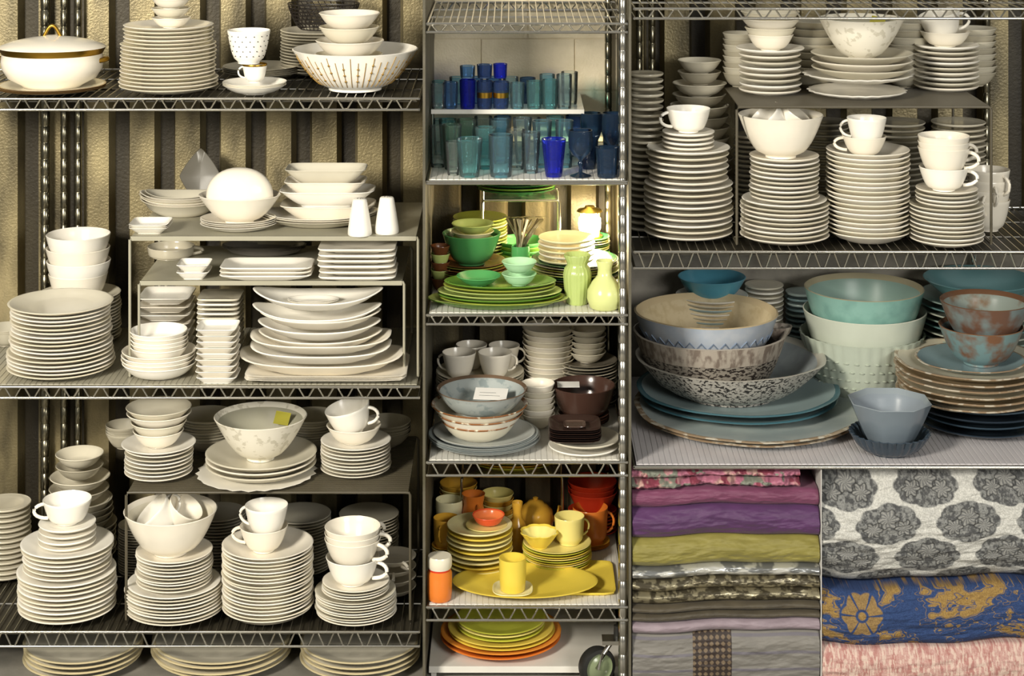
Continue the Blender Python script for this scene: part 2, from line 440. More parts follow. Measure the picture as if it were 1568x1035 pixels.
s=slot(365,322,356,118,zA,ry=.8); s=stack('side_plate_stack',s,[(4,1)],[W3,W1],hp=10)
s=on(s,287,126,px=367,ry=.8); bowl('serving_bowl',s,W1,e=.6,foot=.35)
def dome(s):
    mb=MB(); R=53; X,Y,Z=s.X,s.Y,s.Z+s.H*.95
    pr=[(1,-8),(1,0)]
    for i in range(1,10):
        a=i/9*math.pi/2; pr.append((math.cos(a)**.9 if i<9 else 0,44*math.sin(a)))
    mb.loft(pr,(X,Y,Z),R,W1,sy=.5); mb.done('oval_cover_dish')
dome(s)
def leaf():
    s=slot(308,300,330,10,zA,Y=285); mb=MB()
    mb.M=Matrix.Translation((s.X,288,zA))@Matrix.Rotation(math.radians(-8),4,'X')
    mb.loft([(0,0),(.9,0),(1,1.5),(.9,3),(0,3)],(0,0,0),1,W5,seg=8)
    mb.M=Matrix.Translation((s.X,280,zA+48))@Matrix.Rotation(math.radians(80),4,'X')
    mb.loft([(0,0),(.5,0),(.9,3),(1,6),(.97,7),(.5,4),(0,3)],(0,0,0),46,cer('#5d594e',.4),shape=('super',1.2),sx=.75,sy=1); mb.done('leaf_shaped_dish')
leaf()
s=slot(488,315,350,188,zA,ry=.55); s=stack('oval_platter_stack',s,[(3,1)],[W4,W1,W3],hp=12,lift=6)
s=on(s,280,145,px=502,ry=.55); s=stack('rectangular_bowl_stack',s,[(2,1)],[W1,W3],kind='bowl',hp=26,shape=('super',5),e=.8,foot=.55)
s=on(s,249,124,px=500,ry=.55,base=s.top-10); stack('rectangular_bowl_stack',s,[(2,1)],[W1,W4],kind='bowl',hp=24,shape=('super',7),e=.8,foot=.6)
SH=[(0,0),(.95,0),(1,.04),(.98,.15),(.8,.55),(.62,.9),(.58,.97),(.5,1),(0,1.02)]
for px in (554,594):
    s=slot(px,300,353,38,zA); s.Y=66 if px==594 else 52; s.H=56; s.R=19
    def holes(mb,s=s):
        for a in range(5): mb.loft([(0,0),(1,0),(1,.5),(0,.5)],(s.X+4*math.cos(a*1.257),s.Y+4*math.sin(a*1.257),s.Z+s.H*1.01),.9,DARK,seg=6)
    lathe('salt_shaker' if px==554 else 'pepper_shaker',s,SH,W3,extra=holes)
FLO=cer('#eae5d6',.3,'#d0cab8',45,.58,soft=.03)
# ---- shelf 3 as reusable arrangement
def lower_group(Zs,rx0,rx1,right):
    zB=riser('dark_slatted_riser',rx0,rx1,42,305,zat(TF[1](752) if TF else 752,42),Zs,cer('#504a3b',.4))
    s=slot(243,658,738,114,zB); s=stack('saucer_bowl_stack',s,[(7,.92),(1,1.0)],[W1,W3,W4],hp=10)
    s=on(s,630,86); s=stack('soup_bowl_stack',s,[(1,.9),(1,1)],[W1,W2],kind='bowl',hp=26,e=.5)
    s=on(s,606,100,base=s.top-8); s=stack('soup_bowl_stack',s,[(2,1)],[W1,W2],kind='bowl',hp=22,e=.5)
    s=slot(393,692,744,180,zB); s=stack('scalloped_plate',s,[(1,.9),(1,1)],[W3],shape=('scal',26,.07),hp=12)
    s=on(s,662,174,px=400,dy=5); s=stack('dinner_plate_stack',s,[(3,.98)],[W4,W1],hp=17)
    s=on(s,614,142,px=399); s=bowl('floral_mixing_bowl',s,FLO,inner=cer('#a8a592',.3),e=.6,foot=.3)
    mb=MB(); mb.M=Matrix.Translation((s.X+s.R*.42,s.Y+s.R*.38,s.Z+s.H*.80))@Matrix.Rotation(math.radians(-58),4,'X')@Matrix.Rotation(math.radians(14),4,'Z')
    mb.box(-12,12,-15,15,-.4,.4,cer('#c9c14a',.6)); mb.done('yellow_price_tag')
    s=slot(545,654,732,108,zB); s=stack('saucer_stack',s,[(9,1)],[W1,W4,W3],hp=9)
    s=on(s,636,84,px=542); s=bowl('cereal_bowl',s,W1,e=.5)
    s=on(s,610,70,px=536,base=s.Z+s.H*.5); cup('teacup',s,W3,ang=-.6,tilt=(-14,20),t=2)
    for px,w,t,Y in ((318,88,620,245),(478,80,622,250),(190,56,640,250),(592,74,632,262)):
        s=slot(px,t,690,w,zB,Y=Y); stack('bowl_stack',s,[(8,1)],[W5,W4],kind='bowl',hp=24)
    s=slot(103,800,953,150,Zs); s=stack('dinner_plate_stack',s,[(9,1),(4,.9),(2,.94)],[W1,W2,W3])
    s=on(s,782,88); s=stack('saucer_stack',s,[(4,1)],[W1,W3],hp=7)
    s=on(s,750,74); s=cup('teacup',s,W3,ang=math.pi*1.08,e=.38)
    s=slot(267,812,960,150,Zs); s=stack('dinner_plate_stack',s,[(8,1),(1,.95),(10,.78)],[W1,W4,W3],hp=9)
    s=on(s,754,142,px=261); s=bowl('footed_serving_bowl',s,W1,e=.5,foot=.36,inner=W2)
    h0=s.H; s1=s
    s=on(s1,755,62,px=246,base=s1.Z+h0*.42); s.H=44; cup('teacup',s,W3,ang=0.3,tilt=(-42,15),t=2)
    s=on(s1,755,56,px=276,dy=10,base=s1.Z+h0*.5); s.H=40; cup('teacup',s,W1,ang=2.4,tilt=(35,-20),t=2)
    s=slot(410,804,958,140,Zs); s=stack('coupe_plate_stack',s,[(19,1)],[W1,W2,W3],hp=16)
    s=on(s,790,74,px=404); s=cup('teacup',s,W1,ang=math.pi*.95,e=.5)
    s=on(s,757,66,px=408,base=s.top-14); s=cup('teacup',s,W3,ang=math.pi*.9,e=.4,cap=1.35)
    s=slot(545,862,972,124,Zs); s=stack('saucer_stack',s,[(9,1),(4,.84)],[W1,W3,W4],hp=9)
    s=on(s,835,82,px=540); s=cup('teacup',s,W3,ang=-.25,e=.42)
    s=on(s,789,86,px=540,base=s.top-12); s=cup('teacup_stack',s,W1,ang=-.35,e=.42,stackn=3,sp=9)
    s=slot(617,836,925,70,Zs,Y=150)
    if s.X+s.R>630 and not right: s.X=630-s.R
    s=cup('teacup_stack',s,W1,ang=math.pi*1.2,e=.42,stackn=4,sp=16,t=2)
    s=slot(122,742,850,112,Zs,Y=250); s=stack('bowl_stack',s,[(6,1),(4,.9)],[W4,W2],kind='bowl',hp=30)
    s=on(s,678,92); s=stack('bowl_stack',s,[(3,1),(2,.8)],[W2,W5],kind='bowl',hp=22)
    for px,w,t,Y in ((212,62,790,240),(335,84,768,250),(460,94,768,250),(565,92,768,256)):
        s=slot(px,t,850,w,Zs,Y=Y); stack('plate_stack',s,[(18,1)],[W5,W4],kind='plate')
lower_group(Z3,185,626,False)
s=slot(8,755,870,78,Z3,Y=230); stack('plate_stack',s,[(14,1)],[W4,W2])
for px,w in ((128,182),(340,212),(552,185)):
    s=slot(px,960,1040,w,0,Y=w/2+12); s.H=40; stack('serving_plate_stack',s,[(4,1)],[W3,W2],rimmat=cer('#cfc29c'),hp=16)
# ============================================================ TOP RIGHT BAY
ZTr=wire_shelf(972,1790,6,338,1048,drop=17)
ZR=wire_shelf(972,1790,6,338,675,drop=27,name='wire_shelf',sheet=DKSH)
TF=(lambda x:1054+(x-103)*.895,lambda y:160+(y-750)*1.03,.915)
lower_group(ZR,1133,1528,True)
s=slot(4,700,860,60,ZR,Y=160); s.X=1000; stack('plate_stack',s,[(24,1)],[W4,W5])
TF=None
posts([1590],[330],675,1180,mat=DKCH); posts([1000,1022],[333],675,1180,r=6,mat=DKCH); posts([1800],[12],0,1180)
# ============================================================ MIDDLE BAY
CL=(653,961)
wire_shelf(654,960,6,335,1025,drop=15,step=11)
posts([954],[12],0,1180,r=6.5); posts([948],[338],0,1180,r=6,mat=DKCH)
mb=MB(); mb.box(654,900,150,335,864,868,cer('#cfd4ce',.15)); mb.box(654,900,149,152,862,869,WHT); mb.tube([(898,152,784),(898,152,864)],2,CHROME); mb.tube([(656,152,784),(656,152,864)],2,CHROME); mb.done('glass_riser_shelf')
zb1=868
zb2=wire_shelf(654,960,4,338,783,liner=cer('#e8e4da',.4),drop=5,zig=False)
G={'teal':glass('#b4e6e8',.12),'aq':glass('#c6ebf4',.1),'cob':glass('#3a4cea',.25),'blue':glass('#9cc6f0',.13),'lt':glass('#deF0f5'.lower(),.08),'cl':glass('#f4f8f6',.06),'navy':glass('#56789e',.2),'grn':glass('#cfe8d8',.1),'dk':glass('#7090cc',.18)}
up=[(664,127,22,'cl',165),(671,122,23,'teal',205),(690,124,23,'blue',170),(716,120,25,'cob',166),(742,122,25,'dk',165),(767,123,26,'dk',170),(792,125,22,'aq',165),(756,116,24,'blue',225),(782,116,24,'lt',222),(808,117,25,'navy',225),(818,122,24,'teal',166),(842,120,24,'teal',166),(838,112,24,'aq',215),(864,112,24,'lt',170),(872,108,26,'cl',215),(700,116,24,'aq',215),(728,116,24,'blue',222)]
for n_,(px,t,w,c,Y) in enumerate(up):
    tumbler('drinking_glass',px,t,160,w,zb1+.5,G[c],.9,Y=Y,bands=(GOLD,(5,)) if n_ in(4,5) else None)
for px,t,w,c,Y in ((716,99,24,'blue',190),(742,97,24,'dk',190),(766,96,22,'cob',190)):
    tumbler('drinking_glass',px,t,160,w,zat(121,Y)+2,G[c],.9,Y=Y)
lo=[(719,208,40,'teal',30),(767,203,38,'aq',30),(848,209,38,'cob',30),(813,200,29,'lt',60),(790,196,30,'cl',92),(743,192,32,'teal',95),(692,188,30,'grn',90),(664,190,26,'cl',110),(714,180,30,'grn',140),(766,180,30,'aq',142),(740,176,28,'cl',185),(800,178,30,'lt',142),(830,182,30,'aq',108),(864,182,28,'aq',108),(850,176,28,'teal',172),(686,180,28,'teal',170),(930,222,36,'navy',26),(662,180,24,'lt',215),(770,176,28,'blue',205),(815,178,26,'cl',208),(902,205,30,'navy',95),(694,214,24,'cl',42),(940,178,26,'navy',240)]
for n_,(px,t,w,c,Y) in enumerate(lo): tumbler('tall_drinking_glass',px,t,265,w,zb2+.3,G[c],(.74,.86,.68)[n_%3],Y=Y,shape=('scal',16,.06) if n_%3==0 else None)
GOB=[(0,0),(.8,0),(.85,.02),(.5,.05),(.16,.09),(.13,.2),(.25,.28),(.13,.34),(.3,.4),(.75,.48),(.95,.62),(1,.8),(.95,1),(.9,1)]
for px,t,w,c,Y in ((889,196,38,'navy',30),(940,170,34,'navy',100),(905,170,34,'navy',155),(938,172,32,'dk',165),(880,174,30,'dk',215)):
    s=slot(px,t,270,w,zb2,Y=Y); lathe('stem_goblet',s,GOB,G[c],seg=28)
# ---- green shelf
zg=wire_shelf(654,960,6,338,578,liner=WHT,drop=16,period=26)
c=lambda h,**k:cer(h,**k)
LG=c('#bccb78'); OL=c('#a3ac48'); GR=c('#6a9438'); EM=c('#4f9a58'); MINT=c('#b0dcb0'); DG=c('#2c6438'); CRM=c('#e6dfb4'); BR=c('#6a3f24')
s=slot(762,442,478,216,zg,ry=.5); s=stack('green_oval_platter',s,[(2,1)],[GR,LG],hp=12)
s=on(s,415,192,px=766,ry=.58); s=stack('green_plate_stack',s,[(3,1),(3,.9)],[OL,GR,LG,LG],hp=11)
b=on(s,406,68,px=733); b.H=15; bowl('green_dish',b,EM,e=.6)
b=on(s,393,54,px=795); stack('mint_bowl_stack',b,[(2,1)],[MINT,MINT],kind='bowl',hp=18)
VA=[(0,0),(.7,0),(.85,.04),(1,.22),(.97,.38),(.7,.56),(.42,.68),(.38,.82),(.5,.97),(.48,1),(.38,.98),(.28,.8),(0,.7)]
s=slot(926,392,468,55,zg,foot=1,Y=34); lathe('bottle_vase',s,VA,c('#d3da92'))
VB=[(0,0),(.7,0),(.8,.05),(.95,.35),(1,.6),(.9,.72),(.72,.78),(.74,.84),(.95,.97),(.92,1),(.8,.97),(.6,.82),(0,.8)]
s=slot(884,384,450,43,zg,foot=1,Y=64); lathe('ribbed_vase',s,VB,c('#b1c276'),shape=('scal',20,.05),seg=80)
s=slot(722,384,430,116,zg,Y=180); s=stack('brown_plate_stack',s,[(8,1),(2,.92)],[BR,c('#8a5a2e'),OL],hp=9); 
s=on(s,346,90,px=722); s=bowl('green_footed_bowl',s,EM,e=.5,foot=.45,inner=DG)
s=on(s,334,66,px=724,base=s.Z+s.H*.5); stack('light_green_bowl_stack',s,[(3,1)],[LG,CRM],kind='bowl',hp=16)
s=slot(880,378,440,142,zg,Y=172); s=stack('mixed_plate_stack',s,[(3,.9),(4,1),(4,.95)],[DG,LG,CRM,OL,W2],hp=9)
b=on(s,352,88,px=868); stack('cream_saucer_stack',b,[(5,1)],[CRM,W2],hp=8)
s=slot(798,358,420,76,zg,Y=290); s=stack('green_bowl_stack',s,[(4,1)],[GR,EM],kind='bowl',hp=30)
s=slot(735,322,400,84,zg,Y=292); s=stack('olive_plate_stack',s,[(16,1)],[OL,CRM,LG])
s=slot(668,372,440,30,zg,Y=150); stack('terracotta_cup_stack',s,[(5,1)],[BR,LG],kind='bowl',hp=20)
mb=MB(); MT=metal('#a39a80',.3)
s=slot(797,384,440,30,zg,Y=200); mb.loft([(0,0),(.8,0),(1,3),(1,60),(.92,60),(.9,6),(0,5)],(s.X,s.Y,zg),15,EM,seg=24)
for i in range(16):
    a=random.uniform(-.6,.6); X=s.X+random.uniform(-6,6); Y=s.Y+random.uniform(-6,6); z0=zg+52; x2=X+62*math.sin(a)
    mb.tube([(X,Y,z0),(X+16*math.sin(a),Y,z0+18),(x2*.6+X*.4,Y+2,z0+34),(x2,Y+4,z0+50)],2,MT,seg=6)
    mb.loft([(0,-1),(.7,-.6),(1,0),(.7,.6),(0,1)],(x2,Y+4,z0+53),6,MT,seg=10,sy=.5)
mb.done('cutlery_crock')
zr=riser('chrome_wire_riser',735,862,225,322,zat(305,225),zg,CHROME)
s=slot(790,276,300,122,zr,Y=278); s.ry=.7; s.H=max(s.H,24); stack('dark_green_plate_stack',s,[(4,1)],[DG,GR,DG],hp=9)
# lantern on a stack of plates at the back
s=slot(903,354,400,62,zg,Y=298); s=stack('green_plate_stack',s,[(14,1)],[LG,DG,CRM])
lx,lant_Y,lz=s.X,s.Y,s.rest+.5
EMI,N_,L_,p_=newmat('warm_bulb'); p_.inputs['Emission Color'].default_value=(1,.86,.6,1); p_.inputs['Emission Strength'].default_value=60
BRS=metal('#b09a50',.3)
mb=MB()
mb.loft([(0,0),(1,0),(1,3),(.8,5),(0,5)],(lx,lant_Y,lz),22,BRS,seg=24)
mb.loft([(0,0),(.7,0),(.95,8),(1,18),(.95,27),(.6,34),(0,36)],(lx,lant_Y,lz+5),19,EMI,seg=24)
for a in range(4): mb.tube([(lx+22*math.cos(a*1.57+.8),lant_Y+22*math.sin(a*1.57+.8),lz+3),(lx+22*math.cos(a*1.57+.8),lant_Y+22*math.sin(a*1.57+.8),lz+43)],1,BRS)
mb.loft([(0,0),(1,0),(.9,3),(.4,6),(.35,9),(0,10)],(lx,lant_Y,lz+43),22,BRS,seg=24)
mb.done('glowing_lantern')
# ---- white/brown shelf
zw=wire_shelf(654,960,6,338,352,liner=WHT,drop=22,period=34)
BG=c('#a7aeac'); DB=c('#3a2a24') 
s=slot(735,632,704,170,zw); s=stack('grey_blue_plate_stack',s,[(6,1),(2,.92)],[BG,c('#bcc0bc'),c('#8f9898')],hp=11)
s=on(s,594,150,px=734); s=stack('brown_rim_bowl_stack',s,[(1,.78),(1,.9),(1,1)],[W2,W1],kind='bowl',hp=28,rimmat=c('#8a5a34',spk='#d9d3bd',scale=40),e=.5,foot=.5)
s=on(s,573,140,px=738,base=s.top-14); s=bowl('blue_grey_bowl',s,c('#a9b0ae',spk='#8f9a9a',scale=30,th=.55),rim=c('#6e5a48'),e=.55,foot=.5)
mb=MB(); mb.M=Matrix.Translation((s.X+14,s.Y-2,s.Z+s.H*.75))@Matrix.Rotation(math.radians(-7),4,'Z')@Matrix.Rotation(math.radians(16),4,'X')
mb.box(-26,26,-16,16,-.4,.4,cer('#f4f2ec',.6)); mb.box(-18,15,-6,-5.4,.4,.6,DARK); mb.box(-18,8,2,2.6,.4,.6,DARK); mb.done('price_label')
s=slot(895,650,702,110,zw,foot=.8); s=stack('white_plate_stack',s,[(2,1)],[W3,W4],hp=9)
s=on(s,634,80,px=880,dy=-6); s=stack('black_square_plate_stack',s,[(7,1)],[DB,c('#241c1a')],shape=('super',4.5),hp=9)
s=on(s,640,34,px=880); s.H=5; bowl('dark_square_dish',s,c('#57463c'),shape=('super',4.5),e=.7,foot=.6)
sb=slot(893,618,650,80,zw,Y=185); sb=stack('brown_plate_stack',sb,[(6,1)],[DB,c('#54382c')],hp=8)
s=on(sb,574,98,px=893); s=bowl('brown_ribbed_bowl',s,c('#4a342c'),e=.42,foot=.5,shape=('scal',40,.02),seg=80)
mb=MB(); mb.M=Matrix.Translation((s.X-24,s.Y+2,s.Z+s.H-1))@Matrix.Rotation(math.radians(12),4,'X'); mb.box(-18,18,-9,9,-.4,.4,cer('#f4f2ec',.6)); mb.done('price_label')
s=slot(824,578,640,52,zw,Y=165); stack('small_white_bowl_stack',s,[(6,1)],[W2,W1],kind='bowl',hp=24)
s=slot(735,546,600,136,zw,Y=266); s=stack('white_plate_stack',s,[(14,1)],[W4,W2],hp=9)
for px,t,w,dy,a in ((703,522,52,-30,2.8),(758,524,52,-30,.2),(722,502,48,26,2.6),(772,504,48,22,0)):
    q=on(s,t,w,px=px,dy=dy,base=s.top-5); q.H=max(q.H,38); cup('white_teacup',q,W1,ang=a,e=.5,foot=.5)
s=slot(840,488,600,82,zw,Y=292); stack('white_bowl_stack',s,[(4,.9),(5,.96),(4,1)],[W2,W1],kind='bowl',hp=26)
s=slot(905,536,600,92,zw,Y=286); s=stack('grey_plate_stack',s,[(15,1)],[c('#7d7668'),W5],hp=8)
s=on(s,494,58); stack('small_white_bowl_stack',s,[(5,1)],[W2,W4],kind='bowl',hp=18)
# ---- orange shelf
zo=wire_shelf(654,960,6,338,130,liner=WHT,drop=22,period=34)
YE=c('#e9cf50'); YL=c('#f0e28c'); OR=c('#de7c30'); RD=c('#cf3d22'); YM=c('#d8a53a'); PY=c('#f3eab0'); LM=c('#c9cc4a')
mb=MB(); mb.loft([(0,0),(.96,0),(1,3),(1,5),(.96,5),(.93,2.5),(0,2.5)],(868,105,zo),78,YE,sy=.85,shape=('super',14)); mb.done('yellow_tray')
s=slot(804,858,915,226,zo+5.2,ry=.62); s.H=9; s=stack('yellow_oval_platter',s,[(1,1)],[YE],hp=9)
p=s
q=on(p,880,62,px=785,dy=-36,base=p.rest+0.5); q.H=7; bowl('pale_yellow_leaf_dish',q,PY,shape=('super',3),foot=.6)
q2=on(q,836,42,px=785); q2.H=50; mb=MB()
mb.loft([(0,0),(.86,0),(.92,2),(.97,20),(1,48),(1,50),(.92,50),(.88,20),(.82,4),(0,4)],(q2.X,q2.Y,q2.Z),q2.R,YE); mb.done('yellow_tumbler')
q=on(p,812,104,px=733,dy=0,base=zo+1); q.Y=152; q=stack('yellow_plate_stack',q,[(9,1)],[YL,YE,PY],hp=10)
r_=on(q,796,64,px=745); r_=bowl('yellow_saucer_bowl',r_,YL,e=.7)
r_=on(r_,778,50,px=748); bowl('red_orange_bowl',r_,c('#dc5530'),e=.4,inner=c('#ea8048'))
q=slot(853,808,882,106,zo,Y=168); q=stack('yellow_plate_stack',q,[(9,1)],[YE,LM,YL],hp=9)
r_=on(q,790,58,px=826,dy=-10); r_.H=min(r_.H,26); bowl('lobed_yellow_bowl',r_,YE,e=.8,shape=('scal',8,.12),inner=YL)
r_=on(q,780,46,px=872,dy=8); cup('yellow_mug',r_,YL,ang=0.2,e=.25,foot=.7,cap=1.8)
s=slot(671,843,904,38,zo,Y=28,foot=1); lathe('orange_jar',s,[(0,0),(.85,0),(.95,.04),(1,.2),(1,.62),(.9,.68),(.9,.72),(1,.78),(1,.95),(.92,1),(0,1)],OR,mats=[OR]*5+[RD]+[W2]*4)
s=slot(680,824,835,46,zo,Y=185); s=stack('yellow_saucer_stack',s,[(7,1)],[YM,YL],hp=6)
s=on(s,776,40); cup('yellow_mug',s,YM,ang=4.3,e=.2,foot=.8,cap=2.2)
s=slot(688,792,800,46,zo,Y=250); s=stack('yellow_saucer_stack',s,[(12,1)],[CRM,YL],hp=6)
s=on(s,748,42); cup('cream_mug',s,CRM,ang=2.4,e=.2,foot=.8,cap=1.9)
s=slot(904,820,835,60,zo,Y=248); s=stack('orange_saucer_stack',s,[(6,1)],[OR,YM],hp=6)
s=on(s,766,54); cup('orange_mug',s,OR,ang=0,e=.22,foot=.75,cap=2)
s=slot(792,762,815,34,zo,Y=226); s.Z+=0; lathe('orange_vase',s,VA,YM)
s=slot(820,750,790,56,zo,Y=290); lathe('mustard_teapot',s,[(0,0),(.6,0),(.9,.15),(1,.4),(.92,.65),(.6,.8),(.5,.82),(.4,.88),(.12,.92),(.15,.97),(0,1)],YM,extra=lambda mb,s=s:(mb.tube([(s.X+s.R*.8,s.Y,s.Z+s.H*.35),(s.X+s.R*1.15,s.Y,s.Z+s.H*.5),(s.X+s.R*1.35,s.Y,s.Z+s.H*.75)],4,YM),hand(mb,s,math.pi,YM)))
s=slot(725,748,790,42,zo,Y=245); lathe('orange_pitcher',s,[(0,0),(.8,0),(1,.25),(.95,.5),(.7,.8),(.85,1),(.75,.98),(.6,.8),(0,.6)],OR,extra=lambda mb,s=s:hand(mb,s,-1.2,OR))
s=slot(762,745,790,50,zo,Y=292); stack('yellow_bowl_stack',s,[(7,1)],[YL,YM],kind='bowl',hp=24)
s=slot(702,728,790,58,zo,Y=306); stack('yellow_bowl_stack',s,[(9,1)],[YM,YL],kind='bowl',hp=24)
s=slot(912,764,800,76,zo,Y=298); s=stack('red_tray_stack',s,[(7,1)],[RD,OR],hp=10,sy=.8)
s=on(s,722,76,px=908); stack('red_bowl_stack',s,[(3,1)],[RD,c('#c03a22')],kind='bowl',hp=36)
zq=riser('chrome_wire_riser',700,868,262,334,zo+112,zo,CHROME)
s=slot(785,718,750,120,zq,Y=296); s.ry=.5; s.H=26; stack('lime_plate_stack',s,[(5,1)],[LM,YM,OL],hp=9)
# ---- bottom
mb=MB(); mb.box(655,955,45,340,10,20,WHT)
for X in (662,948):
    for Y in (60,325): mb.box(X-4,X+4,Y-4,Y+4,0,10,WHT)
mb.done('low_white_deck')
s=slot(767,932,1033,186,20,Y=138); 
s.H=20; s=stack('orange_platter_stack',s,[(2,1)],[OR,c('#e6923a')],hp=13)
s=on(s,930,164); s.H=15; s=stack('yellow_platter_stack',s,[(2,1)],[YE,c('#f0d460')],hp=10)
s=on(s,930,136); s.H=20; s=stack('lime_plate_stack',s,[(3,1)],[LM,YL,LM],hp=9)
mb=MB(); cx,cy,cz=915,26,30; RB=cer('#1e1e1c',.5)
mb.M=Matrix.Translation((cx,cy-2,cz))@Matrix.Rotation(math.radians(25),4,'Z')@Matrix.Rotation(math.radians(90),4,'X')
HB=c('#7f8a6a')
mb.loft([(0,-9),(.5,-9),(.55,-7),(.74,-7),(.76,-10),(.95,-9),(1,-5),(1,5),(.95,9),(.76,10),(.74,7),(.55,7),(.5,9),(0,9)],(0,0,0),29,[HB]*4+[RB]*5+[HB]*4)
mb.M=None
mb.tube([(cx,cy-12,cz),(cx+10,cy-10,cz+22),(cx+24,cy+2,cz+38)],4,CHROME); mb.box(cx+8,cx+40,cy-12,cy+14,cz+36,cz+42,CHROME); mb.tube([(cx+32,cy,cz+42),(cx+32,cy,cz+62)],6,RB)
mb.done('caster_wheel')
CL=None
# ============================================================ RIGHT MIDDLE BAY
zm=wire_shelf(972,1790,4,470,346,liner=cer('#d2ced0',.35),drop=3.5,zig=False,step=16)
CL=(970,2000)
RIM=c('#a08a70',spk='#cfc6b4',scale=30,th=.55)
s=slot(1149,585,692,362,zm,foot=.95); s.H=22; s=stack('blue_grey_platter_stack',s,[(1,.97),(1,1)],[c('#b9c0bc',spk='#a9b4b3',scale=12,th=.5,soft=.1,rough=.35)],hp=14,rimmat=RIM,shape=('wob',1,.03))
s=on(s,543,310,px=1130,dy=34); s.H=30; s=stack('teal_plate_stack',s,[(1,.97),(1,1)],[c('#9fb4b6'),c('#9db0b2',rough=.35)],hp=18,rimmat=c('#4d7783'),shape=('wob',4,.015))
SP=c('#b4b0a8',rough=.55,spk='#2e2a28',scale=95,th=.54,bump=.5,soft=.02,stretch=1.5)
s=on(s,492,290,px=1117); s.H=min(s.H,66); s=bowl('speckled_serving_bowl',s,SP,inner=c('#98a0a2',rough=.4,spk='#858c90',scale=14,th=.5,soft=.1),e=.6,foot=.5,rim=c('#bdb9ae'),t=3.5,shape=('wob',2,.03))
SP2=c('#8a8378',rough=.55,spk='#2c2521',scale=80,th=.52,bump=.5,soft=.02,stretch=2)
SP3=c('#a39a8e',rough=.55,spk='#75695f',scale=60,th=.52,bump=.4,soft=.08,stretch=.35)
s=on(s,474,234,px=1087,dy=-6)
def spout(mb,s=s):
    mb.loft([(.3,-20),(.8,-8),(1,4),(.85,4),(.65,-6),(.2,-18)],(s.X+s.R*.9,s.Y+8,s.Z+s.H),24,SP3,seg=24,sy=.8)
s=bowl('speckled_batter_bowl',s,SP3,inner=c('#8f867c',rough=.5),e=.42,foot=.5,t=4,extra=spout,rim=c('#aca396'),low=(SP2,10),shape=('wob',3,.03))
s=on(s,447,220,px=1082,base=s.Z+s.H*.48)
ZG=c('#76869c',rough=.3)
def zigband(mb,s=s):
    pts=[]
    for i in range(73):
        a=2*math.pi*i/72; u=.52 if i%2 else .66; r=s.R*(.45+.55*u**.4)*1.004
        q=1+.015*(.5*math.sin(3*a+5)+.35*math.sin(5*a+10)+.2*math.sin(11*a)); r*=q
        pts.append((s.X+r*math.cos(a),s.Y+r*math.sin(a),s.Z+s.H*(.05+.95*u)))
    mb.tube(pts,1.3,ZG,seg=5)
bowl('blue_banded_bowl',s,c('#a3adbb',rough=.3,spk='#b4bac2',scale=14,th=.5,soft=.1),inner=c('#d6c5a0',rough=.6,spk='#c9b68e',scale=40,th=.55,soft=.1),rim=c('#d3bf98',rough=.5),e=.4,foot=.45,t=4,shape=('wob',5,.015),extra=zigband)
s=slot(1320,482,582,190,zm,Y=335); CEL=c('#b6bfb0')
def lace(mb,s=s):
    for j in range(4):
        u=.3+.14*j
        for i in range(36):
            a=2*math.pi*(i+.5*(j%2))/36; r=s.R*(.42+.58*u**.45)*1.0
            mb.loft([(.2,-1.8),(.75,-1),(1,0),(.75,1),(.2,1.8)],(s.X+r*math.cos(a),s.Y+r*math.sin(a),s.Z+s.H*(.05+.95*u)),4.4,CEL,seg=8)
s=bowl('lace_textured_bowl',s,CEL,e=.45,extra=lace,shape=('scal',36,.02),seg=144)
s=on(s,449,188,px=1324,base=s.Z+s.H*.5); s=bowl('white_glazed_bowl',s,c('#c6cdbe'),rim=c('#e0dfcf'),e=.38,foot=.5)
s=on(s,417,182,px=1323,base=s.Z+s.H*.5); bowl('turquoise_bowl',s,c('#86b0a6',spk='#769f96',scale=16,th=.55,soft=.1),inner=c('#98b4aa',rough=.35),rim=c('#b8ae90'),e=.35,foot=.5)
s=slot(1362,640,698,122,zm,foot=.6,Y=64); s.H=min(s.H,40); s=bowl('dark_lace_bowl',s,c('#36424e'),e=.5,foot=.5,shape=('scal',28,.07),inner=c('#4c5862'),seg=112)
s=on(s,592,130,px=1362); bowl('octagonal_bowl',s,c('#76828c'),e=.75,foot=.42,shape=('poly',8),inner=c('#8b959e'),rim=c('#8f999f'),flat=True)
s=slot(1500,570,682,214,zm,foot=.9); s=stack('dark_blue_plate_stack',s,[(2,.9),(2,1)],[c('#2f3944'),c('#3f4f5c')],hp=16)
IV=c('#ddd5bf',rough=.35)
s=on(s,516,232,px=1486); s=stack('rustic_ivory_plate_stack',s,[(4,.98),(2,1)],[IV,c('#c4b08e'),IV],hp=17,rimmat=RIM,tf=.5,shape=('wob',1,.03))
s=on(s,498,168,px=1486); s.H=15; s=stack('blue_side_plate',s,[(1,1)],[c('#8ba2a8')],hp=13,rimmat=RIM,shape=('wob',4,.03))
RB2=c('#6f8a8c',rough=.35,spk='#74523c',scale=16,th=.55,soft=.08)
s=on(s,480,128,px=1502); s=bowl('rust_teal_bowl',s,RB2,rim=c('#7d5a40'),e=.5)
s=on(s,442,136,px=1508,base=s.Z+s.H*.55); bowl('rust_teal_bowl',s,c('#6f7c7c',rough=.35,spk='#65493a',scale=14,th=.5,soft=.08),rim=c('#6e4f3a'),inner=c('#8b958e',spk='#7a6048',scale=20,th=.58,soft=.1),e=.5)
s=slot(1090,436,560,112,zm,Y=408); s=stack('white_plate_stack',s,[(22,1)],[W3,c('#a9c3ca'),W4],hp=12)
s=on(s,410,104,px=1090); bowl('cyan_bowl',s,c('#5ba2bb'),e=.5)
